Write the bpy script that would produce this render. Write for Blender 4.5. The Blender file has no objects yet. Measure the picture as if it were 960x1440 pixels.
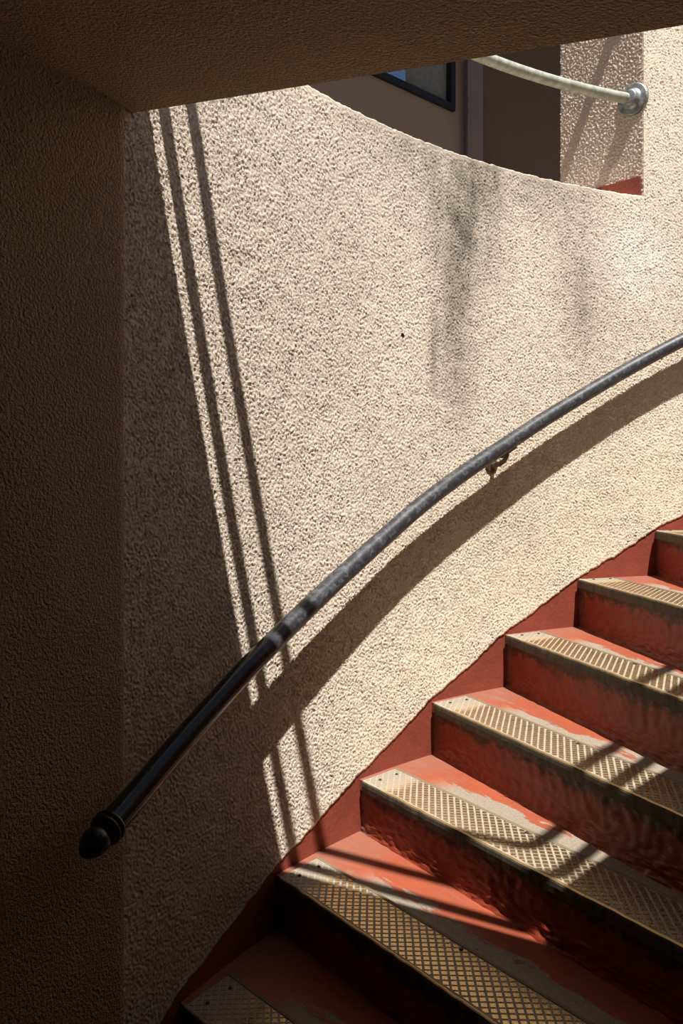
import bpy, math, random
import numpy as np
from mathutils import Vector

random.seed(4)
rng = np.random.default_rng(11)
sc = bpy.context.scene
COL = sc.collection
EYE = 1.55                                   # camera height above the lower landing
# ------------------------------------------------------------------ camera
FPX, HOR = 1154.23, 680.5                    # focal length and horizon row in pixels of the 960x1440 frame
cam_d = bpy.data.cameras.new('camera')
cam = bpy.data.objects.new('camera', cam_d)
COL.objects.link(cam)
cam.location = (0, 0, EYE)
cam.rotation_euler = (math.pi / 2, 0, 0)
cam_d.sensor_fit = 'VERTICAL'
cam_d.sensor_height = 36.0
cam_d.lens = 36.0 * FPX / 1440.0
cam_d.shift_y = -(720.0 - HOR) / 1440.0
cam_d.clip_start = 0.02
sc.camera = cam
# ------------------------------------------------------------------ sky, sun, exposure
SUN_AZ, SUN_EL = math.radians(160), math.radians(67)
world = bpy.data.worlds.new('world')
sc.world = world
world.use_nodes = True
wn = world.node_tree
wn.nodes.clear()
sky = wn.nodes.new('ShaderNodeTexSky')
sky.sky_type = 'NISHITA'
sky.sun_disc = False
sky.sun_elevation = SUN_EL
sky.sun_rotation = SUN_AZ
bg = wn.nodes.new('ShaderNodeBackground')
bg.inputs['Strength'].default_value = 0.055
wo = wn.nodes.new('ShaderNodeOutputWorld')
wn.links.new(sky.outputs[0], bg.inputs[0])
wn.links.new(bg.outputs[0], wo.inputs[0])
sun_d = bpy.data.lights.new('sun', 'SUN')
sun_d.energy = 9.0
sun_d.angle = math.radians(0.53)
sun_d.color = (1.0, 0.95, 0.88)
sun = bpy.data.objects.new('sun', sun_d)
COL.objects.link(sun)
S = Vector((math.sin(SUN_AZ) * math.cos(SUN_EL), math.cos(SUN_AZ) * math.cos(SUN_EL), math.sin(SUN_EL)))
sun.rotation_euler = S.to_track_quat('Z', 'Y').to_euler()
sun.location = (1.5, -3, 8)
sc.view_settings.view_transform = 'Standard'
sc.view_settings.look = 'None'
sc.view_settings.exposure = 0.0
sc.view_settings.gamma = 1.0
sc.view_settings.use_curve_mapping = False

# ------------------------------------------------------------------ layout (metres, eye at the origin; EYE is added when linking)
X0, Y0, R = 2.04782, 0.59691, 2.73386        # axis and radius of the curved stair wall
TH_L = math.radians(-66.5)                   # where the curved wall meets the straight left wall
TH_J = math.radians(-18.65)                  # right-hand jamb of the opening
Z_SILL = 1.113
U_L, U_J = R * TH_L, R * TH_J
LW_DIR = np.array([0.458, 0.889])
LW_DIR /= np.linalg.norm(LW_DIR)

def wall_pt(u, r=R):
    """plan point of the stair wall at arc length u (array ok); left of U_L it runs straight on."""
    u = np.asarray(u, float)
    th = np.maximum(u, U_L) / R
    x = X0 + r * np.sin(th)
    y = Y0 + r * np.cos(th)
    d = np.minimum(u - U_L, 0)
    return x + d * LW_DIR[0], y + d * LW_DIR[1]

def inward(th):
    return np.array([-math.sin(th), -math.cos(th)])

# ------------------------------------------------------------------ helpers
def tag(o, label=None, cat=None, group=None, kind=None):
    if label: o['label'] = label
    if cat: o['category'] = cat
    if group: o['group'] = group
    if kind: o['kind'] = kind
    return o

def base(name, loc, label=None, cat=None, group=None, kind=None):
    o = bpy.data.objects.new(name, None)
    COL.objects.link(o)
    o.location = (loc[0], loc[1], loc[2] + EYE)
    o.empty_display_size = 0.1
    return tag(o, label, cat, group, kind)

def world_loc(o):
    l = Vector(o.location)
    while o.parent:
        o = o.parent
        l += Vector(o.location)
    return l

def obj(name, verts, faces, mat, parent=None, origin=None, smooth=False, uv=None):
    """one mesh object from eye-space vertices; uv is per vertex (metres)."""
    v = np.asarray(verts, np.float64).reshape(-1, 3).copy()
    v[:, 2] += EYE
    if parent is not None:
        pl = np.array(world_loc(parent))
    else:
        pl = np.zeros(3)
    if origin is None:
        o0 = np.array([(v[:, 0].min() + v[:, 0].max()) / 2, (v[:, 1].min() + v[:, 1].max()) / 2, v[:, 2].min()])
    else:
        o0 = np.array(origin, float) + [0, 0, EYE]
    me = bpy.data.meshes.new(name)
    if isinstance(faces, np.ndarray):
        nf = len(faces)
        me.vertices.add(len(v))
        me.vertices.foreach_set('co', (v - o0).astype(np.float32).ravel())
        me.loops.add(nf * 4)
        me.loops.foreach_set('vertex_index', faces.astype(np.int32).ravel())
        me.polygons.add(nf)
        me.polygons.foreach_set('loop_start', np.arange(0, nf * 4, 4, dtype=np.int32))
        me.update(calc_edges=True)
    else:
        me.from_pydata((v - o0).tolist(), [], faces)
        me.update()
    me.polygons.foreach_set('use_smooth', np.full(len(me.polygons), bool(smooth)))
    if uv is not None:
        l = me.uv_layers.new(name='UVMap')
        vi = np.zeros(len(me.loops), np.int32)
        me.loops.foreach_get('vertex_index', vi)
        l.data.foreach_set('uv', np.asarray(uv, np.float32)[vi].ravel())
    me.materials.append(mat)
    o = bpy.data.objects.new(name, me)
    COL.objects.link(o)
    o.parent = parent
    o.location = Vector(o0 - pl)
    return o

def grid_faces(nu, nv, off=0, flip=False):
    a = (np.arange(nu - 1)[:, None] * nv + np.arange(nv - 1)[None, :]).ravel() + off
    f = np.stack([a, a + nv, a + nv + 1, a + 1], 1)
    return f[:, ::-1].copy() if flip else f

def prism(poly, z0, z1):
    n = len(poly)
    v = [(x, y, z0) for x, y in poly] + [(x, y, z1) for x, y in poly]
    f = [list(range(n))[::-1], list(range(n, 2 * n))] + [[i, (i + 1) % n, n + (i + 1) % n, n + i] for i in range(n)]
    return v, f

def box(c, sx, sy, sz, ang=0):
    ca, sa = math.cos(ang), math.sin(ang)
    p = [(-sx / 2, -sy / 2), (sx / 2, -sy / 2), (sx / 2, sy / 2), (-sx / 2, sy / 2)]
    return prism([(c[0] + x * ca - y * sa, c[1] + x * sa + y * ca) for x, y in p], c[2] - sz / 2, c[2] + sz / 2)

def merge(*parts):
    V, F = [], []
    for v, f in parts:
        o = len(V)
        V += [tuple(p) for p in v]
        F += [[i + o for i in q] for q in f]
    return V, F

def sweep(path, rad, n=20, cap=True):
    """round tube along a 3-D path; rad is a number or one per point."""
    P = np.asarray(path, float)
    m = len(P)
    r = np.full(m, rad, float) if np.isscalar(rad) else np.asarray(rad, float)
    T = np.gradient(P, axis=0)
    T /= np.linalg.norm(T, axis=1)[:, None]
    up = np.array([0, 0, 1.0]) if abs(T[0][2]) < .95 else np.array([1.0, 0, 0])
    V, L = [], 0.0
    UV = []
    for i in range(m):
        a = np.cross(T[i], up); a /= np.linalg.norm(a)
        b = np.cross(a, T[i])
        if i: L += np.linalg.norm(P[i] - P[i - 1])
        for k in range(n):
            t = 2 * math.pi * k / n
            V.append(P[i] + r[i] * (math.cos(t) * a + math.sin(t) * b)); UV.append((L, t * .027))
    F = []
    for i in range(m - 1):
        for k in range(n):
            F.append([i * n + k, i * n + (k + 1) % n, (i + 1) * n + (k + 1) % n, (i + 1) * n + k])
    if cap:
        F.append(list(range(n))[::-1]); F.append([(m - 1) * n + k for k in range(n)])
    return V, F, UV

def smooth_path(pts, n):
    """Catmull-Rom through points, n samples per span."""
    P = np.asarray(pts, float)
    Q = np.vstack([2 * P[0] - P[1], P, 2 * P[-1] - P[-2]])
    out = []
    for i in range(1, len(Q) - 2):
        for t in np.linspace(0, 1, n, endpoint=False):
            a, b, c, d = Q[i - 1], Q[i], Q[i + 1], Q[i + 2]
            out.append(.5 * (2 * b + (c - a) * t + (2 * a - 5 * b + 4 * c - d) * t * t + (3 * b - a - 3 * c + d) * t ** 3))
    out.append(P[-1])
    return np.array(out)

def band_noise(nu, nv, step, lo, hi, seed):
    """unit-variance noise on a grid of cell size step (m) with wavelengths between lo and hi (m)."""
    g = np.random.default_rng(seed)
    F = np.fft.rfft2(g.standard_normal((nu, nv)))
    k = np.hypot(np.fft.fftfreq(nu, step)[:, None], np.fft.rfftfreq(nv, step)[None, :])
    F *= np.exp(-(k * lo) ** 2) * (1 - np.exp(-(k * hi) ** 2))
    a = np.fft.irfft2(F, (nu, nv))
    return a / a.std()

# ------------------------------------------------------------------ materials
def material(name):
    m = bpy.data.materials.new(name)
    m.use_nodes = True
    nt = m.node_tree
    return m, nt, nt.nodes['Principled BSDF']

class G:
    """tiny node-graph helper"""
    def __init__(s, nt): s.nt = nt
    def n(s, t, **kw):
        o = s.nt.nodes.new(t)
        for k, v in kw.items(): setattr(o, k, v)
        return o
    def put(s, sock, v):
        if isinstance(v, bpy.types.NodeSocket): s.nt.links.new(v, sock)
        elif v is not None: sock.default_value = v
    def math(s, op, a, b=None, c=None, clamp=False):
        o = s.n('ShaderNodeMath', operation=op, use_clamp=clamp)
        for i, v in enumerate((a, b, c)): s.put(o.inputs[i], v)
        return o.outputs[0]
    def mix(s, f, a, b, mode='MIX'):
        o = s.n('ShaderNodeMix', data_type='RGBA', blend_type=mode)
        s.put(o.inputs[0], f); s.put(o.inputs[6], a); s.put(o.inputs[7], b)
        return o.outputs[2]
    def noise(s, vec, scale, detail=4, rough=.55, dist=0):
        o = s.n('ShaderNodeTexNoise')
        s.put(o.inputs['Vector'], vec)
        o.inputs['Scale'].default_value = scale; o.inputs['Detail'].default_value = detail
        o.inputs['Roughness'].default_value = rough; o.inputs['Distortion'].default_value = dist
        return o.outputs['Fac']
    def ramp(s, v, a, b, lo=0., hi=1.):
        o = s.n('ShaderNodeMapRange', interpolation_type='SMOOTHSTEP')
        s.put(o.inputs[0], v)
        o.inputs[1].default_value = a; o.inputs[2].default_value = b
        o.inputs[3].default_value = lo; o.inputs[4].default_value = hi
        return o.outputs[0]
    def scalevec(s, v, sx, sy, sz=1):
        o = s.n('ShaderNodeMapping')
        s.put(o.inputs[0], v); o.inputs['Scale'].default_value = (sx, sy, sz)
        return o.outputs[0]
    def sep(s, v):
        o = s.n('ShaderNodeSeparateXYZ'); s.put(o.inputs[0], v); return o.outputs
    def bump(s, h, strength, dist, prev=None):
        o = s.n('ShaderNodeBump')
        o.inputs['Strength'].default_value = strength; o.inputs['Distance'].default_value = dist
        s.put(o.inputs['Height'], h)
        if prev is not None: s.put(o.inputs['Normal'], prev)
        return o.outputs[0]

def rgb(*c): return (c[0], c[1], c[2], 1)

def gauss(g, x, c, w):
    t = g.math('DIVIDE', g.math('SUBTRACT', x, c), w)
    return g.math('POWER', 2.71828, g.math('MULTIPLY', g.math('MULTIPLY', t, t), -1.0))

def stucco(name, col, col2, coarse=True, stains_glow=False, relief=0.0035):
    m, nt, p = material(name)
    g = G(nt)
    tc = g.n('ShaderNodeTexCoord')
    ob = tc.outputs['Object']
    f1 = g.ramp(g.noise(ob, 2.2, 5, .6), .3, .7)
    c = g.mix(f1, rgb(*col), rgb(*col2))
    grit = g.noise(ob, 210, 2, .6)
    c = g.mix(g.ramp(grit, .35, .65, 0.0, 0.35), c, rgb(col[0] * .62, col[1] * .58, col[2] * .54))
    if stains_glow:
        uvm = g.n('ShaderNodeUVMap')
        u, z, _ = g.sep(uvm.outputs[0])
        streak = g.noise(g.scalevec(uvm.outputs[0], 1, .13), 16, 5, .6)
        blot = g.noise(uvm.outputs[0], 7, 4, .6)
        # broad grey run-off stain under the sill: u is the run along the wall, z the height
        top = g.math('MULTIPLY', gauss(g, u, -1.73, .15), gauss(g, z, .92, .22))
        run = g.math('MULTIPLY', gauss(g, u, -1.79, .10), g.math('MULTIPLY', g.ramp(z, .02, .45), g.ramp(z, 1.1, .7)))
        run2 = g.math('MULTIPLY', gauss(g, u, -1.89, .02), g.math('MULTIPLY', g.ramp(z, .22, .40), g.ramp(z, .66, .45)))
        right = g.math('MULTIPLY', gauss(g, u, -1.17, .13), gauss(g, z, .70, .24))
        band = g.math('MULTIPLY', g.ramp(z, .86, 1.12), g.math('MULTIPLY', g.ramp(u, -2.45, -2.0), g.ramp(u, -.95, -1.3)))
        low = g.math('MULTIPLY', gauss(g, u, -1.55, .22), gauss(g, z, -.12, .16))
        tot = g.math('ADD', g.math('MULTIPLY', top, .74), g.math('MULTIPLY', run, .6))
        tot = g.math('ADD', tot, g.math('MULTIPLY', right, .44))
        tot = g.math('ADD', tot, g.math('MULTIPLY', run2, .6))
        tot = g.math('ADD', tot, g.math('MULTIPLY', band, .5))
        tot = g.math('ADD', tot, g.math('MULTIPLY', low, .25))
        tot = g.math('MULTIPLY', tot, g.math('ADD', g.ramp(streak, .25, .75, .5, 1.0), g.ramp(blot, .3, .75, -.25, .35)), clamp=True)
        c = g.mix(tot, c, rgb(.17, .145, .12))
        pale = g.math('MULTIPLY', gauss(g, u, -.93, .16), gauss(g, z, .86, .14))  # soft reflected glow on the wall, painted into the colour
        c = g.mix(g.math('MULTIPLY', pale, g.ramp(blot, .3, .75, .3, .7)), c, rgb(.93, .88, .80))
        # small chipped hole
        hole = g.math('MULTIPLY', gauss(g, u, -2.037, .009), gauss(g, z, .471, .007))
        c = g.mix(g.ramp(hole, .35, .6), c, rgb(.03, .02, .015))
        # drip under the rail bracket
        drip = g.math('MULTIPLY', gauss(g, u, -1.555, .018), g.math('MULTIPLY', g.ramp(z, -.05, .03), g.ramp(z, .12, .05)))
        c = g.mix(g.math('MULTIPLY', drip, g.ramp(streak, .3, .6, .1, .6)), c, rgb(.3, .2, .12))
    nt.links.new(c, p.inputs['Base Color'])
    p.inputs['Roughness'].default_value = .95
    p.inputs['Specular IOR Level'].default_value = .12
    fine = g.noise(ob, 330, 3, .6)
    b = g.bump(fine, .55, .002)
    if coarse:
        big = g.noise(ob, 165, 2, .5)
        b = g.bump(g.ramp(big, .3, .7), .9, relief, b)
    nt.links.new(b, p.inputs['Normal'])
    return m

M = {}
M['stucco'] = stucco('cream_stucco', (.81, .71, .59), (.73, .635, .525), coarse=False, stains_glow=True)
M['stucco_left'] = stucco('cream_stucco_shaded', (.46, .345, .24), (.41, .30, .205))  # cream stucco with its colour darkened to deepen the shade under the landing
M['render_dark'] = stucco('umber_render', (.24, .19, .15), (.2, .155, .12))
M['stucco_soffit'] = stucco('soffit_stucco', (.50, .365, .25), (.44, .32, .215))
M['stucco_jamb'] = stucco('jamb_stucco', (.76, .62, .51), (.70, .56, .46), coarse=False)
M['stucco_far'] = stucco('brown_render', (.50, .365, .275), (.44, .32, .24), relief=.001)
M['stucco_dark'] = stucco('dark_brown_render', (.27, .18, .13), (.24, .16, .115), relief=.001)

def flat(name, col, rough=.8, metal=0., noise_amt=.25, scale=9, bump=0.0):
    m, nt, p = material(name)
    g = G(nt)
    tc = g.n('ShaderNodeTexCoord').outputs['Object']
    c = g.mix(g.ramp(g.noise(tc, scale, 5, .6), .3, .7), rgb(*col), rgb(*[x * (1 - noise_amt) for x in col]))
    nt.links.new(c, p.inputs['Base Color'])
    p.inputs['Roughness'].default_value = rough
    p.inputs['Metallic'].default_value = metal
    if bump:
        nt.links.new(g.bump(g.noise(tc, 120, 3), .5, bump), p.inputs['Normal'])
    return m

M['concrete'] = flat('grey_concrete', (.36, .33, .29), .9, bump=.001)

RED = (.235, .052, .032)
def tread_paint():
    m, nt, p = material('worn_red_tread_paint')
    g = G(nt)
    uvm = g.n('ShaderNodeUVMap').outputs[0]
    u, v, _ = g.sep(uvm)
    oi = g.n('ShaderNodeObjectInfo').outputs['Random']
    off = g.n('ShaderNodeCombineXYZ')
    g.put(off.inputs[2], g.math('MULTIPLY', oi, 40.0))
    vec = g.n('ShaderNodeVectorMath', operation='ADD')
    g.put(vec.inputs[0], uvm); g.put(vec.inputs[1], off.outputs[0])
    w = vec.outputs[0]
    sv = g.scalevec(w, .45, 1.5)
    n1 = g.noise(sv, 11, 6, .65, .6)
    n2 = g.noise(sv, 45, 4, .6)
    n3 = g.noise(w, 260, 2, .5)
    # bare concrete along the back of the metal plate, ragged border
    edge = g.math('ADD', v, g.math('ADD', g.math('MULTIPLY', g.math('SUBTRACT', n1, .5), .20), g.math('MULTIPLY', g.math('SUBTRACT', n2, .5), .05)))
    bare = g.ramp(edge, .214, .204)
    # away from the wall only: the tread is less worn close to the wall
    bare = g.math('MULTIPLY', bare, g.ramp(u, .10, .24))
    back = g.ramp(g.math('ADD', v, g.math('MULTIPLY', g.math('SUBTRACT', n1, .5), .06)), .345, .37, 0, .0)
    dust = g.math('MULTIPLY', g.ramp(n2, .45, .75), .22)
    scuff = g.math('MULTIPLY', g.ramp(n1, .55, .68), g.ramp(u, .5, .05, .05, .55))
    red = g.mix(g.ramp(n1, .35, .65), rgb(.31, .073, .034), rgb(.27, .066, .034))
    red = g.mix(dust, red, rgb(.26, .155, .12))
    red = g.mix(scuff, red, rgb(.27, .17, .13))
    near = g.ramp(u, .16, .0, 0, .55)
    red = g.mix(near, red, rgb(.235, .115, .085))
    con = g.mix(g.ramp(n3, .3, .7), rgb(.28, .235, .185), rgb(.205, .168, .13))
    c = g.mix(bare, red, con)
    spot = g.math('MULTIPLY', g.ramp(g.noise(w, 16, 2, .5), .70, .74), .6)
    c = g.mix(spot, c, rgb(.09, .07, .06))
    nt.links.new(c, p.inputs['Base Color'])
    r = g.mix(bare, rgb(.5, .5, .5), rgb(.9, .9, .9))
    nt.links.new(r, p.inputs['Roughness'])
    p.inputs['Specular IOR Level'].default_value = .3
    h = g.math('ADD', g.math('MULTIPLY', n2, .6), g.math('MULTIPLY', n3, .35))
    h = g.math('SUBTRACT', h, g.math('MULTIPLY', bare, .5))
    nt.links.new(g.bump(h, .6, .0025), p.inputs['Normal'])
    return m
M['tread'] = tread_paint()

def riser_paint():
    m, nt, p = material('dark_red_riser_paint')
    g = G(nt)
    uvm = g.n('ShaderNodeUVMap').outputs[0]
    u, v, _ = g.sep(uvm)                       # v = height above the tread below, in riser heights
    oi = g.n('ShaderNodeObjectInfo').outputs['Random']
    off = g.n('ShaderNodeCombineXYZ'); g.put(off.inputs[2], g.math('MULTIPLY', oi, 30.0))
    vec = g.n('ShaderNodeVectorMath', operation='ADD')
    g.put(vec.inputs[0], g.scalevec(uvm, 1, .17)); g.put(vec.inputs[1], off.outputs[0])
    w = vec.outputs[0]
    n1 = g.noise(w, 12, 5, .65)
    n2 = g.noise(w, 60, 4, .6)
    c = g.mix(g.ramp(n1, .3, .7), rgb(.215, .037, .017), rgb(.175, .031, .015))
    # black drip grime that hangs from the metal nosing
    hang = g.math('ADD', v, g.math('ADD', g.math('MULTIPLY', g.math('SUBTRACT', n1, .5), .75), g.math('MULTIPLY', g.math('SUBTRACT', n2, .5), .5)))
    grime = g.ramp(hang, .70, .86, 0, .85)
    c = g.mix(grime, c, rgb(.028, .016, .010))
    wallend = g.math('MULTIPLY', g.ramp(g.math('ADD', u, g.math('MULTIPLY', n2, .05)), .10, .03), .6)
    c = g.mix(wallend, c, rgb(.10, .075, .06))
    nt.links.new(c, p.inputs['Base Color'])
    p.inputs['Roughness'].default_value = .42
    p.inputs['Specular IOR Level'].default_value = .25
    st = g.noise(g.scalevec(w, .35, 1.6), 70, 3, .6, .4)
    nt.links.new(g.bump(g.math('ADD', st, g.math('MULTIPLY', n2, .4)), .6, .003), p.inputs['Normal'])
    return m
M['riser'] = riser_paint()

def skirt_paint():
    m, nt, p = material('red_skirting_paint')
    g = G(nt)
    tc = g.n('ShaderNodeTexCoord').outputs['Object']
    n1 = g.noise(tc, 9, 5, .6)
    n2 = g.noise(tc, 80, 4, .6)
    c = g.mix(g.ramp(n1, .3, .7), rgb(.235, .050, .029), rgb(.19, .044, .027))
    c = g.mix(g.ramp(n2, .55, .8, 0, .4), c, rgb(.20, .11, .08))
    nt.links.new(c, p.inputs['Base Color'])
    p.inputs['Roughness'].default_value = .6
    p.inputs['Specular IOR Level'].default_value = .3
    nt.links.new(g.bump(g.math('ADD', n1, g.math('MULTIPLY', n2, .5)), .7, .004), p.inputs['Normal'])
    return m
M['skirt'] = skirt_paint()

def plate_metal(name, dusty):
    """brass stair nosing: dusty groove bed and lip, or the polished pads"""
    m, nt, p = material(name)
    g = G(nt)
    uvm = g.n('ShaderNodeUVMap').outputs[0]
    u, v, _ = g.sep(uvm)
    n1 = g.noise(uvm, 40, 5, .65)
    n2 = g.noise(uvm, 330, 2, .6)
    n3 = g.noise(uvm, 7, 3, .5)
    cov = g.ramp(g.math('ADD', u, g.math('MULTIPLY', g.math('SUBTRACT', n3, .5), .12)), .16, .05)   # silted up close to the wall
    if dusty:
        bed = g.mix(g.ramp(n1, .3, .7), rgb(.34, .30, .245), rgb(.27, .235, .19))
        lip = g.mix(g.ramp(n1, .3, .7), rgb(.10, .082, .058), rgb(.055, .045, .034))
        bead = rgb(.50, .35, .15)
        isl = g.ramp(v, .0056, .0046)          # front face (v is the profile run from the lip)
        isb = g.math('MULTIPLY', g.ramp(v, .0046, .0054), g.ramp(v, .0090, .0076))
        isb = g.math('MULTIPLY', isb, g.ramp(u, .08, .16, .1, 1))
        rim = g.ramp(v, .1435, .145)
        c = g.mix(isl, bed, lip)
        c = g.mix(isb, c, bead)
        c = g.mix(rim, c, rgb(.20, .155, .085))
        nt.links.new(c, p.inputs['Base Color'])
        nt.links.new(g.math('MAXIMUM', g.math('MULTIPLY', isb, .85), g.math('MULTIPLY', rim, .3)), p.inputs['Metallic'])
        nt.links.new(g.math('SUBTRACT', .85, g.math('MULTIPLY', isb, .45)), p.inputs['Roughness'])
        nt.links.new(g.bump(g.math('ADD', n1, n2), .5, .0012), p.inputs['Normal'])
        p.inputs['Specular IOR Level'].default_value = .25
    else:
        worn = g.ramp(n1, .52, .72)
        c = g.mix(worn, rgb(.62, .44, .225), rgb(.38, .27, .145))
        c = g.mix(cov, c, rgb(.26, .22, .17))
        nt.links.new(c, p.inputs['Base Color'])
        nt.links.new(g.math('SUBTRACT', .92, g.math('MULTIPLY', cov, .9)), p.inputs['Metallic'])
        nt.links.new(g.math('ADD', g.ramp(n2, .3, .7, .22, .36), g.math('MULTIPLY', cov, .5)), p.inputs['Roughness'])
        nt.links.new(g.bump(g.math('ADD', n2, n1), .35, .0008), p.inputs['Normal'])
    return m
M['plate'] = plate_metal('dusty_nosing_plate', True)
M['pads'] = plate_metal('worn_brass_pads', False)
M['screw'] = flat('dark_screw', (.07, .055, .045), .6, .6)

def rail_paint():
    m, nt, p = material('worn_black_rail_paint')
    g = G(nt)
    tc = g.n('ShaderNodeTexCoord').outputs['Object']
    uvm = g.n('ShaderNodeUVMap').outputs[0]
    u, v, _ = g.sep(uvm)
    n1 = g.noise(g.scalevec(uvm, 1, 1), 42, 5, .7, .5)
    n2 = g.noise(tc, 90, 4, .6)
    lit_run = g.ramp(u, .35, .95)                  # shaded lower end painted black, sunlit run painted paler with patchy wear
    c = g.mix(g.ramp(n1, .46, .62), rgb(.020, .021, .026), rgb(.078, .081, .09))
    c = g.mix(lit_run, rgb(.022, .022, .026), c)
    c = g.mix(g.ramp(n2, .6, .75, 0, .5), c, rgb(.016, .016, .02))
    nt.links.new(c, p.inputs['Base Color'])
    nt.links.new(g.ramp(lit_run, 0, 1, .16, .40), p.inputs['Roughness'])
    p.inputs['Metallic'].default_value = .0
    p.inputs['Specular IOR Level'].default_value = .6
    nt.links.new(g.bump(g.math('ADD', n1, g.math('MULTIPLY', n2, .5)), .25, .0012), p.inputs['Normal'])
    return m
M['rail'] = rail_paint()
M['finial'] = flat('black_gloss_paint', (.018, .016, .017), .28, 0, .3, 60, .0008)
M['bracket'] = flat('rusty_bracket', (.13, .085, .05), .6, .3, .5, 60, .001)
M['galv'] = flat('weathered_galvanised', (.50, .53, .45), .5, .15, .4, 35, .0006)
M['galv_flange'] = flat('dark_flange_steel', (.34, .37, .37), .45, .4, .6, 45, .001)
M['frame'] = flat('black_window_frame', (.012, .012, .013), .4, 0, .2)
M['reflection_panel'] = flat('grey_reflection', (.30, .30, .28), .9, 0, .25, 40)
mg, ntg, pg = material('window_glass')
pg.inputs['Base Color'].default_value = (.55, .62, .7, 1)
pg.inputs['Roughness'].default_value = .03
pg.inputs['Metallic'].default_value = 1
pg.inputs['IOR'].default_value = 2.6
pg.inputs['Specular IOR Level'].default_value = 1.0
M['glass'] = mg
M['pilaster'] = flat('mauve_plaster_pilaster', (.40, .33, .31), .9, 0, .15, 6, .0005)

# ------------------------------------------------------------------ nosing corners on the wall (degrees about the axis, height) and the top line of the skirting
NC = {0: (-62.12, -1.1900), 1: (-54.38, -1.0460), 2: (-46.85, -.8901), 3: (-39.90, -.7178), 4: (-32.59, -.5340), 5: (-25.29, -.3576), 6: (-17.61, -.1845)}
NC[-1] = (-69.6, -1.362)
NC[7] = (-10.1, -.012); NC[8] = (-2.6, .160); NC[9] = (4.9, .333)
ks = sorted(NC)
ku = np.array([R * math.radians(NC[k][0]) for k in ks]); kz = np.array([NC[k][1] for k in ks])
klift = np.array([{-1: .03, 0: .03, 1: .026, 2: .016, 3: .012, 4: .008, 5: .006, 6: .006}.get(k, .006) for k in ks])
sk_us = np.arange(R * math.radians(-74), R * math.radians(9), .006)
sk_top = np.interp(sk_us, ku, kz + klift)
wave = band_noise(len(sk_us), 8, .006, .06, .5, 61)[:, 0]
sk_top = sk_top + .0018 * wave
# hollow the run a little between the nosings, as trowelled
for i in range(len(ku) - 1):
    t = np.clip((sk_us - ku[i]) / (ku[i + 1] - ku[i]), 0, 1)
    sk_top -= .010 * np.sin(np.pi * t) * ((t > 0) & (t < 1))
# ------------------------------------------------------------------ curved stair wall with parapet, opening jamb and pier
STEP = 0.0035
SLOPE_AMP = 0.0017
def relief(nu, nv, seed):
    a = .95 * band_noise(nu, nv, STEP, .0040, .012, seed) + .38 * (np.abs(band_noise(nu, nv, STEP, .0055, .022, seed + 7)) - .8)
    b = band_noise(nu, nv, STEP, .06, .35, seed + 1)
    return a * SLOPE_AMP + b * .0003

parts_v, parts_f, parts_uv = [], [], []
def add(v, f, uv):
    o = sum(len(x) for x in parts_v)
    parts_v.append(np.asarray(v, float)); parts_f.append(np.asarray(f) + o); parts_uv.append(np.asarray(uv, float))
JT = np.array([-0.68, 0.733]); JT /= np.linalg.norm(JT)      # run of the splayed jamb
JP = np.array([X0 + R * math.sin(TH_J), Y0 + R * math.cos(TH_J)])
J_LEN = .369
Z_TOP = 2.9
# one rough-cast face: parapet left of the jamb, full-height pier right of it; below the stair line it is left out
U_P = R * math.radians(9.0)
nl, nr = int((U_J - U_L) / STEP), int((U_P - U_J) / STEP)
us = U_J + STEP * np.arange(-nl, nr + 1)
us[0] = U_L
nlo, nhi = int((Z_SILL + 1.36) / STEP), int((Z_TOP - Z_SILL) / STEP)
zs = Z_SILL + STEP * np.arange(-nlo, nhi + 1)
nu, nv = len(us), len(zs)
d = relief(nu, nv, 21)
d *= np.where(us[:, None] < U_J + .002, np.clip((Z_SILL - zs[None, :]) / .016, .12, 1), 1)
edge = .0012 * band_noise(nu, 8, STEP, .02, .2, 26)[:, :1]
U, Z = np.broadcast_arrays(us[:, None], zs[None, :] + edge * np.clip((zs[None, :] - Z_SILL + .03) / .03, 0, 1) * (us[:, None] < U_J))
line = np.interp(us, sk_us, sk_top)[:, None] + .0010 * band_noise(nu, 8, STEP, .012, .08, 29)[:, :1]
d *= np.clip((zs[None, :] - line) / .018, .12, 1)
rr_ = np.where(zs[None, :] < line, R + .022, R - d)
Z = Z.copy()
first = np.argmax(zs[None, :] >= line, axis=1)
Z[np.arange(nu), first] = line[:, 0]                          # clean lower edge of the roughcast
V = np.stack([X0 + rr_ * np.sin(U / R), Y0 + rr_ * np.cos(U / R), Z], -1)
uc, zc = us[:-1, None], zs[None, :-1]
stair_line = -.30 + (uc / R - math.radians(-54.4)) * (1.30) - 1.0
keep = ~((uc < U_J - STEP * .5) & (zc > Z_SILL - STEP * .5)) & (zc > stair_line)
F = grid_faces(nu, nv, flip=True)[keep.ravel()]
rim = V[:nl + 1, nlo].copy()
rus = us[:nl + 1]
used = np.unique(F)
remap = np.zeros(nu * nv, np.int64); remap[used] = np.arange(len(used))
add(V.reshape(-1, 3)[used], remap[F], np.stack([U, Z], -1).reshape(-1, 2)[used])
rows, ruv = [], []
for k, (dr, dz) in enumerate([(0, 0), (.003, .004), (.009, .007), (.018, .008), (.20, .006), (.40, .004), (.40, -2.4)]):
    th = rus / R
    rk = np.hypot(rim[:, 0] - X0, rim[:, 1] - Y0) if k == 0 else np.full(len(rus), R + dr)
    rows.append(np.stack([X0 + rk * np.sin(th), Y0 + rk * np.cos(th), rim[:, 2] + dz], -1)); ruv.append(np.stack([rus, rim[:, 2] + dz], -1))
add(np.stack(rows, 1).reshape(-1, 3), grid_faces(len(rus), len(rows), flip=True), np.stack(ruv, 1).reshape(-1, 2))
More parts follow.
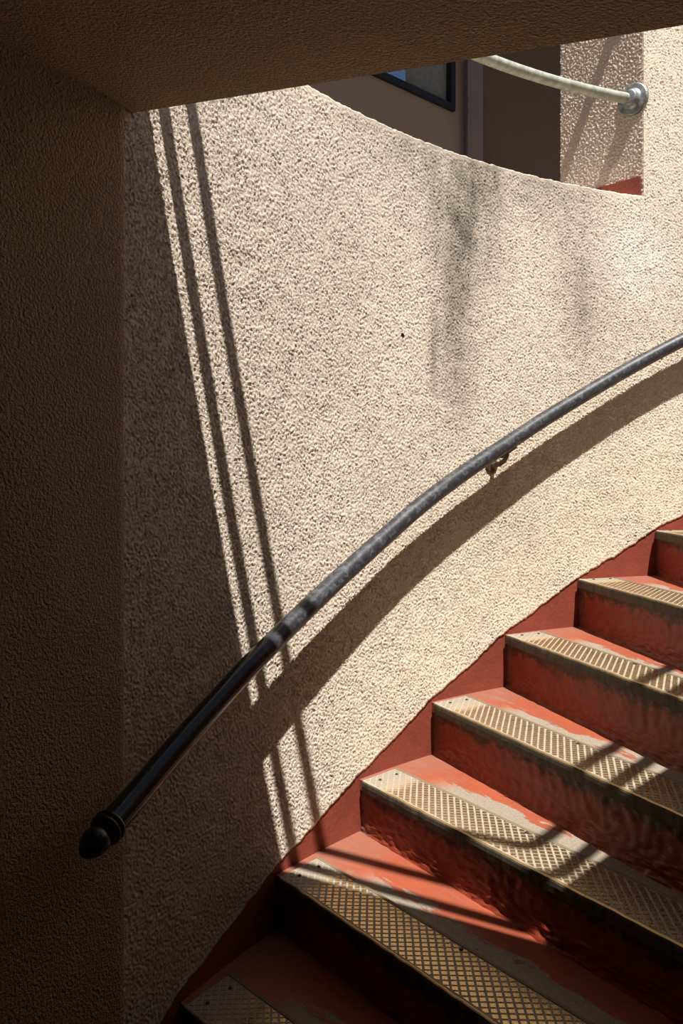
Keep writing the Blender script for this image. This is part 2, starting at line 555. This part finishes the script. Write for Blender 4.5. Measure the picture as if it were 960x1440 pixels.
# the wall goes on out of the frame, plainer
us = np.linspace(U_P, R * math.radians(75), 60); zs = np.linspace(-.6, Z_TOP, 3)
U, Z = np.meshgrid(us, zs, indexing='ij')
add(np.stack([X0 + R * np.sin(U / R), Y0 + R * np.cos(U / R), Z], -1).reshape(-1, 3), grid_faces(60, 3, flip=True), np.stack([U, Z], -1).reshape(-1, 2))
wall_back = obj('wall_back', np.vstack(parts_v), np.vstack(parts_f), M['stucco'], smooth=True, uv=np.vstack(parts_uv))
tag(wall_back, 'curved cream roughcast stair wall in hard sunlight with parapet opening', kind='structure')
# jamb and back of the pier
nj, nz = int(J_LEN / STEP), int((Z_TOP - Z_SILL + .006) / STEP)
ts = np.linspace(0, J_LEN, nj); zs = np.linspace(Z_SILL - .006, Z_TOP, nz)
dj = band_noise(nj, nz, STEP, .0065, .022, 77) * .0022
dj *= np.clip(ts / .012, 0, 1)[:, None]
JN = np.array([-JT[1], JT[0]])                               # towards the opening
JN = JN if JN[0] < 0 else -JN
V = np.zeros((nj, nz, 3))
V[..., 0] = JP[0] + JT[0] * ts[:, None] + JN[0] * dj
V[..., 1] = JP[1] + JT[1] * ts[:, None] + JN[1] * dj
V[..., 2] = zs[None, :]
jf = grid_faces(nj, nz, flip=False)
uvj = np.stack(np.broadcast_arrays(ts[:, None], zs[None, :]), -1).reshape(-1, 2)
jv = V.reshape(-1, 3)
e1 = JP + JT * J_LEN
bk = [(e1[0], e1[1]), (e1[0] + .9, e1[1] + .12)]
jv = np.vstack([jv, [(bk[0][0], bk[0][1], Z_SILL - .2), (bk[1][0], bk[1][1], Z_SILL - .2), (bk[1][0], bk[1][1], Z_TOP), (bk[0][0], bk[0][1], Z_TOP)]])
n0 = nj * nz
jf = np.vstack([jf, [[n0, n0 + 1, n0 + 2, n0 + 3]]])
uvj = np.vstack([uvj, [(0, 0), (1, 0), (1, 1), (0, 1)]])
jamb = obj('wall_jamb', jv, jf, M['stucco_jamb'], smooth=True, uv=uvj)
tag(jamb, 'splayed roughcast jamb of the opening catching grazing sun', kind='structure')
# red skirting at the foot of the jamb
a, b = JP + JT * .010 + JN * .012, JP + JT * (J_LEN - .01) + JN * .012
a0, b0 = JP + JT * .010 - JN * .004, JP + JT * (J_LEN - .01) - JN * .004
v, f = prism([tuple(a), tuple(b), tuple(b0), tuple(a0)], Z_SILL + .003, Z_SILL + .083)
o = obj('trim_2', v, f, M['skirt'])
tag(o, 'short red skirting at the foot of the opening jamb', kind='structure')

# ------------------------------------------------------------------ straight left wall, landing slab (soffit), core wall, back wall, floor
FLOOR = -EYE
pc = np.array([float(c) for c in wall_pt(U_L)])
lw_in = np.array([LW_DIR[1], -LW_DIR[0]])                    # towards the stair
def soffit_z(x, y): return .784 - .068 * (x + .452) + .09 * (y - 1.738)
def lwp(s, d): q = pc + LW_DIR * s + lw_in * d; return (float(q[0]), float(q[1]))
jog = .010
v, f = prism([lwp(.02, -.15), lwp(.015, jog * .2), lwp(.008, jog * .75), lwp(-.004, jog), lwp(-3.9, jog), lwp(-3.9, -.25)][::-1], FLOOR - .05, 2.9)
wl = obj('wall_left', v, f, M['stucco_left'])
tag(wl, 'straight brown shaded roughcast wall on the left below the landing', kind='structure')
A_C = (.76, 1.0535)                                           # corner of the landing
poly = [(-.52, 1.777), A_C, (2.05, 2.446), (3.7, 2.6), (3.7, -1.7), (-2.3, -1.7)]
n = len(poly)
top = [(x, y, 1.0) for x, y in poly]
bot = [(x, y, soffit_z(x, y)) for x, y in poly]
# bevel the lower front arris a little with an extra row
vs = bot + top
fs = [list(range(n)), list(range(n, 2 * n))[::-1]] + [[(i + 1) % n, i, n + i, n + (i + 1) % n] for i in range(n)]
ceil = obj('ceiling', vs, fs, M['stucco_soffit'])
tag(ceil, 'rough brown soffit of the landing overhead', kind='structure')
# round core wall that the stair turns about
nc = 64
cv, cf = prism([(X0 + 1.12 * math.cos(t), Y0 + 1.12 * math.sin(t)) for t in np.linspace(0, 2 * math.pi, nc, endpoint=False)], FLOOR - .05, .80)
core = obj('wall_right', cv, cf, M['render_dark'])
tag(core, 'round core wall that the stair winds about', kind='structure')
v, f = prism([(-2.3, -1.75), (3.7, -1.75), (3.7, -1.6), (-2.3, -1.6)], FLOOR - .05, .62)
tag(obj('wall_front', v, f, M['render_dark']), 'plain wall behind the viewer under the landing', kind='structure')
v, f = prism([(3.6, -1.7), (3.75, -1.7), (3.75, 2.6), (3.6, 2.6)], FLOOR - .05, .62)
tag(obj('wall_side', v, f, M['render_dark']), 'plain side wall under the landing', kind='structure')
v, f = prism([(-2.6, -1.8), (3.8, -1.8), (3.8, 3.6), (-.4, 3.6), (-2.6, 1.2)], FLOOR - .12, FLOOR)
tag(obj('floor', v, f, M['concrete']), 'concrete floor of the lower landing', kind='structure')

# ------------------------------------------------------------------ the winding steps
PHI = {-1: 48, 0: 43.5, 1: 37.8, 2: 33.8, 3: 25.3, 4: 16.9, 5: 8.2, 6: -3.0, 7: -12, 8: -20, 9: -28}
OVER, LIP = .010, .031
L_ST = 1.62

def step_frame(k):
    th, z = math.radians(NC[k][0]), NC[k][1]
    x, y = wall_pt(R * th)
    ph = math.radians(PHI[k])
    d = np.array([math.sin(ph), -math.cos(ph)])               # along the nosing, away from the wall
    q = np.array([-d[1], d[0]])                               # into the tread, up the stair
    return np.array([float(x), float(y)]), d, q, z

stair = base('staircase', (.4, 1.6, FLOOR), 'red painted winding stair with brass-edged worn treads', 'stairs')

def back_to_wall(p, d, r):
    o = p - np.array([X0, Y0])
    # |o - d s| = r, s>0
    b = o @ d; c = o @ o - r * r
    disc = b * b - c
    return b + math.sqrt(disc) if disc > 0 else 0.03

def clip_v(poly, lo, hi):
    for ax, lim, sgn in ((1, lo, 1), (1, hi, -1)):
        out = []
        for i in range(len(poly)):
            a, b = poly[i], poly[(i + 1) % len(poly)]
            fa, fb = sgn * (a[ax] - lim), sgn * (b[ax] - lim)
            if fa >= 0: out.append(a)
            if (fa >= 0) != (fb >= 0):
                t = fa / (fa - fb)
                out.append((a[0] + t * (b[0] - a[0]), a[1] + t * (b[1] - a[1])))
        poly = out
        if not poly: return []
    return poly

for k in range(-1, 9):
    P, d, q, z = step_frame(k)
    P2, d2, q2, z2 = step_frame(k + 1)
    zlow = NC[k - 1][1] if k - 1 in NC else FLOOR
    to3 = lambda u, v, w, P=P, d=d, q=q, z=z: (P[0] + d[0] * u + q[0] * v, P[1] + d[1] * u + q[1] * v, z + w)
    # --- tread slab: nose line, inner end, line of the next riser, wall arc
    s0 = back_to_wall(P, d, R + .03)
    nose_o, nose_i = P - d * s0 + q * .005, P + d * L_ST + q * .005   # the metal lip stands in front
    rb = P2 + q2 * (OVER + .03)
    s1 = back_to_wall(rb, d2, R + .03)
    back_o, back_i = rb - d2 * s1, rb + d2 * L_ST
    t0 = math.atan2(nose_o[0] - X0, nose_o[1] - Y0); t1 = math.atan2(back_o[0] - X0, back_o[1] - Y0)
    arc = [(X0 + (R + .03) * math.sin(t), Y0 + (R + .03) * math.cos(t)) for t in np.linspace(t1, t0, 9)]
    poly = [tuple(nose_i), tuple(back_i)] + arc
    tv, tf = prism(poly, z - LIP, z)
    uv = [(((x - P[0]) * d[0] + (y - P[1]) * d[1]), ((x - P[0]) * q[0] + (y - P[1]) * q[1])) for x, y, _ in tv]
    step = obj('step', tv, tf, M['tread'], stair, uv=uv)
    # --- riser under the nosing: fine grid, coved foot, hand-trowelled ripples near the foot
    h = z - LIP * .5 - zlow
    us = np.arange(-back_to_wall(P + q * OVER, d, R + .02), L_ST, .005)
    hs = np.concatenate([np.linspace(0, .06, 26), np.linspace(.065, h, 20)])
    nu, nv = len(us), len(hs)
    n3 = nu // 3 + 2
    rip = band_noise(n3, 64, .0025, .0045, .018, 300 + k)
    rip = np.stack([np.interp(np.arange(nu) / 3, np.arange(n3), rip[:, j]) for j in range(64)], 1)    # strokes drawn out along the riser
    rip = np.array([np.interp(hs / .0022, np.arange(64), row) for row in rip])
    lowm = np.clip(1 - hs / .085, 0, 1)[None, :]
    cove = .006 * np.clip(1 - hs / .018, 0, 1) ** 2
    dep = OVER - cove[None, :] - .0010 * rip * (.12 + lowm) - .0012 * band_noise(nu, nv, .007, .05, .4, 500 + k)
    U, Hh = np.broadcast_arrays(us[:, None], hs[None, :])
    V = np.stack([P[0] + d[0] * U + q[0] * dep, P[1] + d[1] * U + q[1] * dep, zlow - .001 + Hh], -1).reshape(-1, 3)
    ruv = np.stack([U, Hh / h], -1).reshape(-1, 2)
    # a back skin makes it a solid slab
    Bk = np.stack([P[0] + d[0] * U + q[0] * .06, P[1] + d[1] * U + q[1] * .06, zlow - .001 + Hh], -1)
    c4 = [Bk[0, 0], Bk[-1, 0], Bk[-1, -1], Bk[0, -1]]
    fr = grid_faces(nu, nv)
    n0 = nu * nv
    extra = np.array([[n0 + 3, n0 + 2, n0 + 1, n0], [0, n0, n0 + 1, (nu - 1) * nv], [nv - 1, nu * nv - 1, n0 + 2, n0 + 3]])
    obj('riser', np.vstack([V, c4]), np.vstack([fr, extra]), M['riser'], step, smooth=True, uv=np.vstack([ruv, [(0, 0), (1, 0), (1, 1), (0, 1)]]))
    # --- cast nosing plate: profile swept along the nose
    prof = [(.012, -LIP, 0), (.003, -LIP - .001, 0.0005), (-.001, -LIP + .003, .001), (-.0025, -.012, .001), (-.002, -.002, .001), (-.002, -.002, .0034),
            (0, .0025, .005), (.003, .0045, .007), (.008, .0050, .010), (.0085, .0036, .0135), (.1425, .0036, .1425), (.143, .0062, .144), (.150, .0062, .147), (.152, .0005, .15)]
    u0, u1 = .018, L_ST - .04
    nn = 60
    V, UVs = [], []
    uu = np.linspace(u0, u1, nn)
    wob = .0012 * band_noise(nn, 8, (u1 - u0) / nn, .05, .5, 900 + k)[:, 0]
    for i, u in enumerate(uu):
        for (pv, pw, pr) in prof:
            du = -.20 * pv if i == 0 else 0                    # the end is cut slightly out of square
            V.append(to3(u + du, pv + (wob[i] if pv < .01 else 0), pw)); UVs.append((u, pr))
    F = grid_faces(nn, len(prof)).tolist()
    F += [list(range(len(prof)))[::-1], [(nn - 1) * len(prof) + j for j in range(len(prof))]]
    obj('nosing_plate', V, F, M['plate'], step, uv=UVs)
    # --- raised brass pads between the diagonal grooves
    pitch, gap = .0175, .0045
    hw = (pitch - gap) / 2
    ca = math.cos(math.radians(50)); sa = math.sin(math.radians(50))
    V, F, UVs = [], [], []
    m = int(u1 / pitch) + 14
    for i in range(-m, m):
        for j in range(-m, m):
            cu = (i * ca - j * sa) * pitch + .5; cw = (i * sa + j * ca) * pitch + .07
            if cu < u0 - .02 or cu > u1 - .005 or cw < -.005 or cw > .16: continue
            sq = [(cu + ca * a - sa * b, cw + sa * a + ca * b) for a, b in ((-hw, -hw), (hw, -hw), (hw, hw), (-hw, hw))]
            sq = [(max(a, u0 + .004 - .20 * b), b) for a, b in sq]
            sq = clip_v(sq, .0105, .140)
            if len(sq) < 3: continue
            area = abs(sum(sq[t][0] * sq[(t + 1) % len(sq)][1] - sq[(t + 1) % len(sq)][0] * sq[t][1] for t in range(len(sq)))) / 2
            if area < 1.2e-5: continue
            n0 = len(V); c = len(sq)
            mu = sum(a for a, _ in sq) / c; mv = sum(b for _, b in sq) / c
            for a, b in sq: V.append(to3(a, b, .0035)); UVs.append((a, b))
            for a, b in sq: V.append(to3(mu + (a - mu) * .92, mv + (b - mv) * .92, .0046)); UVs.append((a, b))
            F.append([n0 + c + t for t in range(c)])
            F += [[n0 + t, n0 + (t + 1) % c, n0 + c + (t + 1) % c, n0 + c + t] for t in range(c)]
    o = obj('grip_pad', V, F, M['pads'], step, uv=UVs)
    tag(o, kind='stuff')
    # --- screws
    for (su, sv) in ((.045, .045), (.035, .115), (.55, .133), (1.05, .133)):
        V, F = [], []
        for rr, zz in ((.0050, .005), (.0048, .0068), (.0030, .0078)):
            for t in range(8): V.append(to3(su + rr * math.cos(t * .7854), sv + rr * math.sin(t * .7854), zz))
        for a in range(2):
            for t in range(8): F.append([a * 8 + t, a * 8 + (t + 1) % 8, a * 8 + 8 + (t + 1) % 8, a * 8 + 8 + t])
        F.append([16 + t for t in range(8)])
        obj('screw', V, F, M['screw'], step)

# ------------------------------------------------------------------ red skirting along the wall, set back under the edge of the roughcast
rows = []
for dr, dz in ((.03, .012), (.0035, .012), (.0030, -.05), (.0025, -.12), (.002, -.26), (.03, -.26)):
    x, y = wall_pt(sk_us, R + dr)
    rows.append(np.stack([x, y, sk_top + dz], -1))
V = np.stack(rows, 1)
V[sk_us < U_L - .004] += np.array([lw_in[0] * .018, lw_in[1] * .018, 0])
tr = obj('trim_1', V.reshape(-1, 3), grid_faces(len(sk_us), len(rows)), M['skirt'], smooth=False)
tag(tr, 'red painted plaster skirting climbing along the curved wall', kind='structure')

# ------------------------------------------------------------------ handrail on the curved wall
RAIL = [(-69.55, -.640, .084), (-68.60, -.627, .084), (-67.16, -.602, .084), (-64.58, -.552, .084), (-61.83, -.499, .084), (-59.51, -.449, .084), (-57.39, -.406, .084), (-55.51, -.366, .084), (-53.89, -.331, .083),
        (-50.9, -.264, .082), (-47.81, -.192, .081), (-45.01, -.123, .080), (-42.15, -.050, .080), (-37.8, .050, .078), (-33.69, .142, .077), (-30.44, .220, .075), (-27.49, .288, .073), (-23.1, .392, .0705), (-19.49, .476, .068),
        (-15.94, .555, .066), (-12, .645, .066), (-7, .76, .066), (0, .92, .066), (8, 1.10, .066)]
path = smooth_path([(X0 + (R - s_) * math.sin(math.radians(t)), Y0 + (R - s_) * math.cos(math.radians(t)), z) for t, z, s_ in RAIL], 6)
for _ in range(10):
    path[1:-1] = .25 * path[:-2] + .5 * path[1:-1] + .25 * path[2:]
hr = base('handrail', (path[60][0], path[60][1], FLOOR + .55), 'dark worn tubular handrail fixed along the curved sunlit wall', 'handrail')
v, f, uv = sweep(path, .0262, 24)
obj('rail', v, f, M['rail'], hr, smooth=True, uv=uv)
T0 = path[0] - path[1]; T0 /= np.linalg.norm(T0)
def lathe_along(p0, d, prof, n=24):
    d = np.asarray(d) / np.linalg.norm(d)
    a = np.cross(d, [0, 0, 1.0]); a /= np.linalg.norm(a); b = np.cross(a, d)
    V, F = [], []
    for s, r in prof:
        for k in range(n):
            t = 2 * math.pi * k / n
            V.append(np.asarray(p0) + d * s + r * (math.cos(t) * a + math.sin(t) * b))
    for i in range(len(prof) - 1):
        for k in range(n): F.append([i * n + k, i * n + (k + 1) % n, (i + 1) * n + (k + 1) % n, (i + 1) * n + k])
    F.append(list(range(n))[::-1]); F.append([(len(prof) - 1) * n + k for k in range(n)])
    return V, F
e = path[0]
v, f = lathe_along(e, T0, [(-.016, .026), (-.014, .031), (-.009, .033), (-.005, .031), (-.004, .0285), (-.002, .0285), (0, .0315), (.004, .0325), (.008, .030), (.010, .024), (.014, .019)])
obj('collar', v, f, M['finial'], hr, smooth=True)
v, f = lathe_along(e + T0 * .012, T0, [(0, .016), (.003, .018), (.009, .0232), (.016, .0262), (.024, .0268), (.033, .0250), (.042, .0212), (.050, .0160), (.057, .0095), (.0605, .002)])
obj('finial', v, f, M['finial'], hr, smooth=True)

def bracket(tdeg):
    t = math.radians(tdeg)
    zr = float(np.interp(tdeg, [a[0] for a in RAIL], [a[1] for a in RAIL]))
    rr = R - float(np.interp(tdeg, [a[0] for a in RAIL], [a[2] for a in RAIL]))
    ax = np.array([X0, Y0, 0])
    rad = np.array([math.sin(t), math.cos(t), 0]); tan = np.array([math.cos(t), -math.sin(t), 0])
    at = lambda r, s, z: np.array([X0, Y0, 0]) + rad * r + tan * s + np.array([0, 0, z])
    br = obj('bracket', *sweep([at(rr, 0, zr - .024), at(rr + .001, .001, zr - .040), at(rr + .012, .002, zr - .056), at(rr + .035, .003, zr - .066), at(R - .004, .003, zr - .070), at(R + .01, .003, zr - .070)],
                             [.0105, .009, .0085, .009, .011, .012], 12)[:2], M['bracket'], hr, smooth=True)
    # saddle strap below the pipe, along its slope
    dz = (np.interp(tdeg + 1, [a[0] for a in RAIL], [a[1] for a in RAIL]) - zr) / (rr * math.radians(1))
    V = []
    for s in (-.034, .034):
        for a, b in ((-.016, -.0235), (.016, -.0235), (.014, -.031), (-.014, -.031)):
            V.append(at(rr + a, s, zr + b + dz * s))
    obj('saddle', V, [[0, 1, 2, 3][::-1], [4, 5, 6, 7], [0, 1, 5, 4], [1, 2, 6, 5], [2, 3, 7, 6], [3, 0, 4, 7]], M['bracket'], br)
    v, f = lathe_along(at(R + .004, .003, zr - .070), -rad, [(0, .030), (.008, .029), (.011, .022), (.012, .010)], 20)
    obj('rosette', v, f, M['bracket'], br, smooth=True)
bracket(-34.0)
bracket(-11.0)

# ------------------------------------------------------------------ pipe rails across the opening, fixed to the jamb
def parapet_rail(zp, label):
    t_on = .044                                               # distance of the flange along the jamb
    p0 = JP + JT * t_on
    rp = math.hypot(p0[0] - X0, p0[1] - Y0)
    tj = math.atan2(p0[0] - X0, p0[1] - Y0)
    root = base('parapet_rail', (p0[0], p0[1], zp), label, 'pipe rail', 'pipe rails across the parapet opening')
    pts = [(X0 + rp * math.sin(t), Y0 + rp * math.cos(t), zp) for t in np.linspace(tj + .006, math.radians(-66), 60)]
    v, f, uv = sweep(pts, .0205, 20)
    obj('pipe', v, f, M['galv'], root, smooth=True, uv=uv)
    nrm = np.array([JN[0], JN[1], 0])
    v, f = lathe_along((p0[0], p0[1], zp), nrm, [(-.006, .062), (.006, .062), (.010, .058), (.012, .047), (.013, .040), (.022, .033), (.034, .029), (.037, .026), (.038, .021)], 32)
    obj('flange', v, f, M['galv_flange'], root, smooth=False)
    return root
parapet_rail(1.507, 'pale galvanised pipe rail across the parapet opening with round wall flange')
parapet_rail(1.98, 'upper galvanised pipe rail above the visible one across the opening')

# ------------------------------------------------------------------ two-pipe guard on the edge of the landing overhead
def rounded(p0, c, p1, r, z, n=10):
    p0, c, p1 = map(np.array, (p0, c, p1))
    a = (p0 - c) / np.linalg.norm(p0 - c); b = (p1 - c) / np.linalg.norm(p1 - c)
    half = math.acos(np.clip(a @ b, -1, 1)) / 2
    tlen = r / math.tan(half)
    s, e_ = c + a * tlen, c + b * tlen
    m = (a + b) / np.linalg.norm(a + b)
    o = c + m * r / math.sin(half)
    a0 = math.atan2(*(s - o)[::-1]); a1 = math.atan2(*(e_ - o)[::-1])
    da = (a1 - a0 + math.pi) % (2 * math.pi) - math.pi
    pts = [p0] + [o + r * np.array([math.cos(a0 + da * t), math.sin(a0 + da * t)]) for t in np.linspace(0, 1, n)] + [p1]
    return [(x, y, z) for x, y in pts]
guard = base('guard_rail', (.8, 1.0, 1.0), 'two-pipe guard rail round the corner of the landing overhead', 'guard rail')
for z, p0, c, p1 in ((1.3, (-.47, 1.722), (.80, .975), (1.95, 2.371)), (1.7, (-.45, 1.710), (.837, .966), (1.95, 2.302))):
    v, f, uv = sweep(rounded(p0, c, p1, .05, z), .0215, 16)
    obj('pipe', v, f, M['rail'], guard, smooth=True, uv=uv)
for (x, y) in ((1.95, 2.336),):
    v, f, uv = sweep([(x, y, .99), (x, y, 1.4), (x, y, 1.72)], .024, 14)
    obj('post', v, f, M['rail'], guard, smooth=True, uv=uv)

# ------------------------------------------------------------------ building beyond the opening
CN = np.array([.90, 6.1])                                     # re-entrant corner
WA = np.array([-.748, -.663]); WA /= np.linalg.norm(WA)         # run of the left-hand wall towards the viewer
WN = np.array([.663, -.748])                                   # its face
def wa(s, d): p = CN + WA * s + WN * d; return (float(p[0]), float(p[1]))
Z0, Z1 = .1, 4.2
# left-hand wall around the window opening
s_r, s_l, zw, zt = .135, 1.75, 0, 4.0
def ray_s(px):                                                # run along the wall for a view direction
    k = (px - 480) / FPX
    return (k * CN[1] - CN[0]) / (WA[0] - k * WA[1])
s_r = ray_s(636); 
zw = (HOR - 158) / FPX * (CN[1] + WA[1] * s_r)
pieces = []
for (sa, sb, za, zb) in ((-.02, s_r, Z0, Z1), (s_r, s_l, Z0, zw), (s_r, s_l, 3.6, Z1), (s_l, 2.6, Z0, Z1)):
    pieces.append(prism([wa(sa, 0), wa(sb, 0), wa(sb, -.2), wa(sa, -.2)], za, zb))
v, f = merge(*pieces)
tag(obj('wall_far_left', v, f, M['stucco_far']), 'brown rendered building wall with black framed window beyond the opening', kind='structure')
wb = base('window_1', (*wa((s_r + s_l) / 2, 0), zw), 'black framed window in the wall beyond the opening', kind='structure')
fr = []
t = .045
fr.append(prism([wa(s_r, .03), wa(s_l, .03), wa(s_l, -.06), wa(s_r, -.06)], zw, zw + t))
fr.append(prism([wa(s_r, .03), wa(s_l, .03), wa(s_l, -.06), wa(s_r, -.06)], 3.6 - t, 3.6))
fr.append(prism([wa(s_r, .03), wa(s_r + t, .03), wa(s_r + t, -.06), wa(s_r, -.06)], zw + t, 3.6 - t))
fr.append(prism([wa(s_l - t, .03), wa(s_l, .03), wa(s_l, -.06), wa(s_l - t, -.06)], zw + t, 3.6 - t))
v, f = merge(*fr)
obj('window_frame', v, f, M['frame'], wb)
s_m = ray_s(573)
v, f = prism([wa(s_r + t, -.02), wa(s_m, -.02), wa(s_m, -.026), wa(s_r + t, -.026)], zw + t, 3.6 - t)
obj('reflection_panel', v, f, M['reflection_panel'], wb)  # panel added in place of the grey reflection in the glass
v, f = prism([wa(s_m, -.02), wa(s_l - t, -.02), wa(s_l - t, -.026), wa(s_m, -.026)], zw + t, 3.6 - t)
obj('pane', v, f, M['glass'], wb)
# pilaster at the corner
v, f = prism([(CN[0] + .03, CN[1] - .06), (CN[0] + .135, CN[1] - .10), (CN[0] + .165, CN[1] + .2), (CN[0] + .03, CN[1] + .2)], Z0, Z1)
tag(obj('wall_pilaster', v, f, M['pilaster']), 'narrow mauve pilaster at the corner beyond the opening', kind='structure')
v, f = prism([(CN[0] + .12, CN[1] + .02), (CN[0] + 4.2, CN[1] + .35), (CN[0] + 4.2, CN[1] + .6), (CN[0] + .12, CN[1] + .25)], Z0, Z1)
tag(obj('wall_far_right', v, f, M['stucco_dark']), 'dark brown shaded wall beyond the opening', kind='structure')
v, f = prism([(-2.2, 3.5), (2.6, 3.6), (2.6, 7), (-2.2, 7)], 4.2, 4.4)
tag(obj('ceiling_far', v, f, M['concrete']), 'flat roof sheltering the walkway beyond the opening', kind='structure')
v, f = prism([(-2.2, 3.9), (1, 4.2), (5.2, 3.6), (5.2, 7), (-2.2, 7)], .0, .12)
tag(obj('floor_far', v, f, M['concrete']), 'walkway floor beyond the parapet', kind='structure')
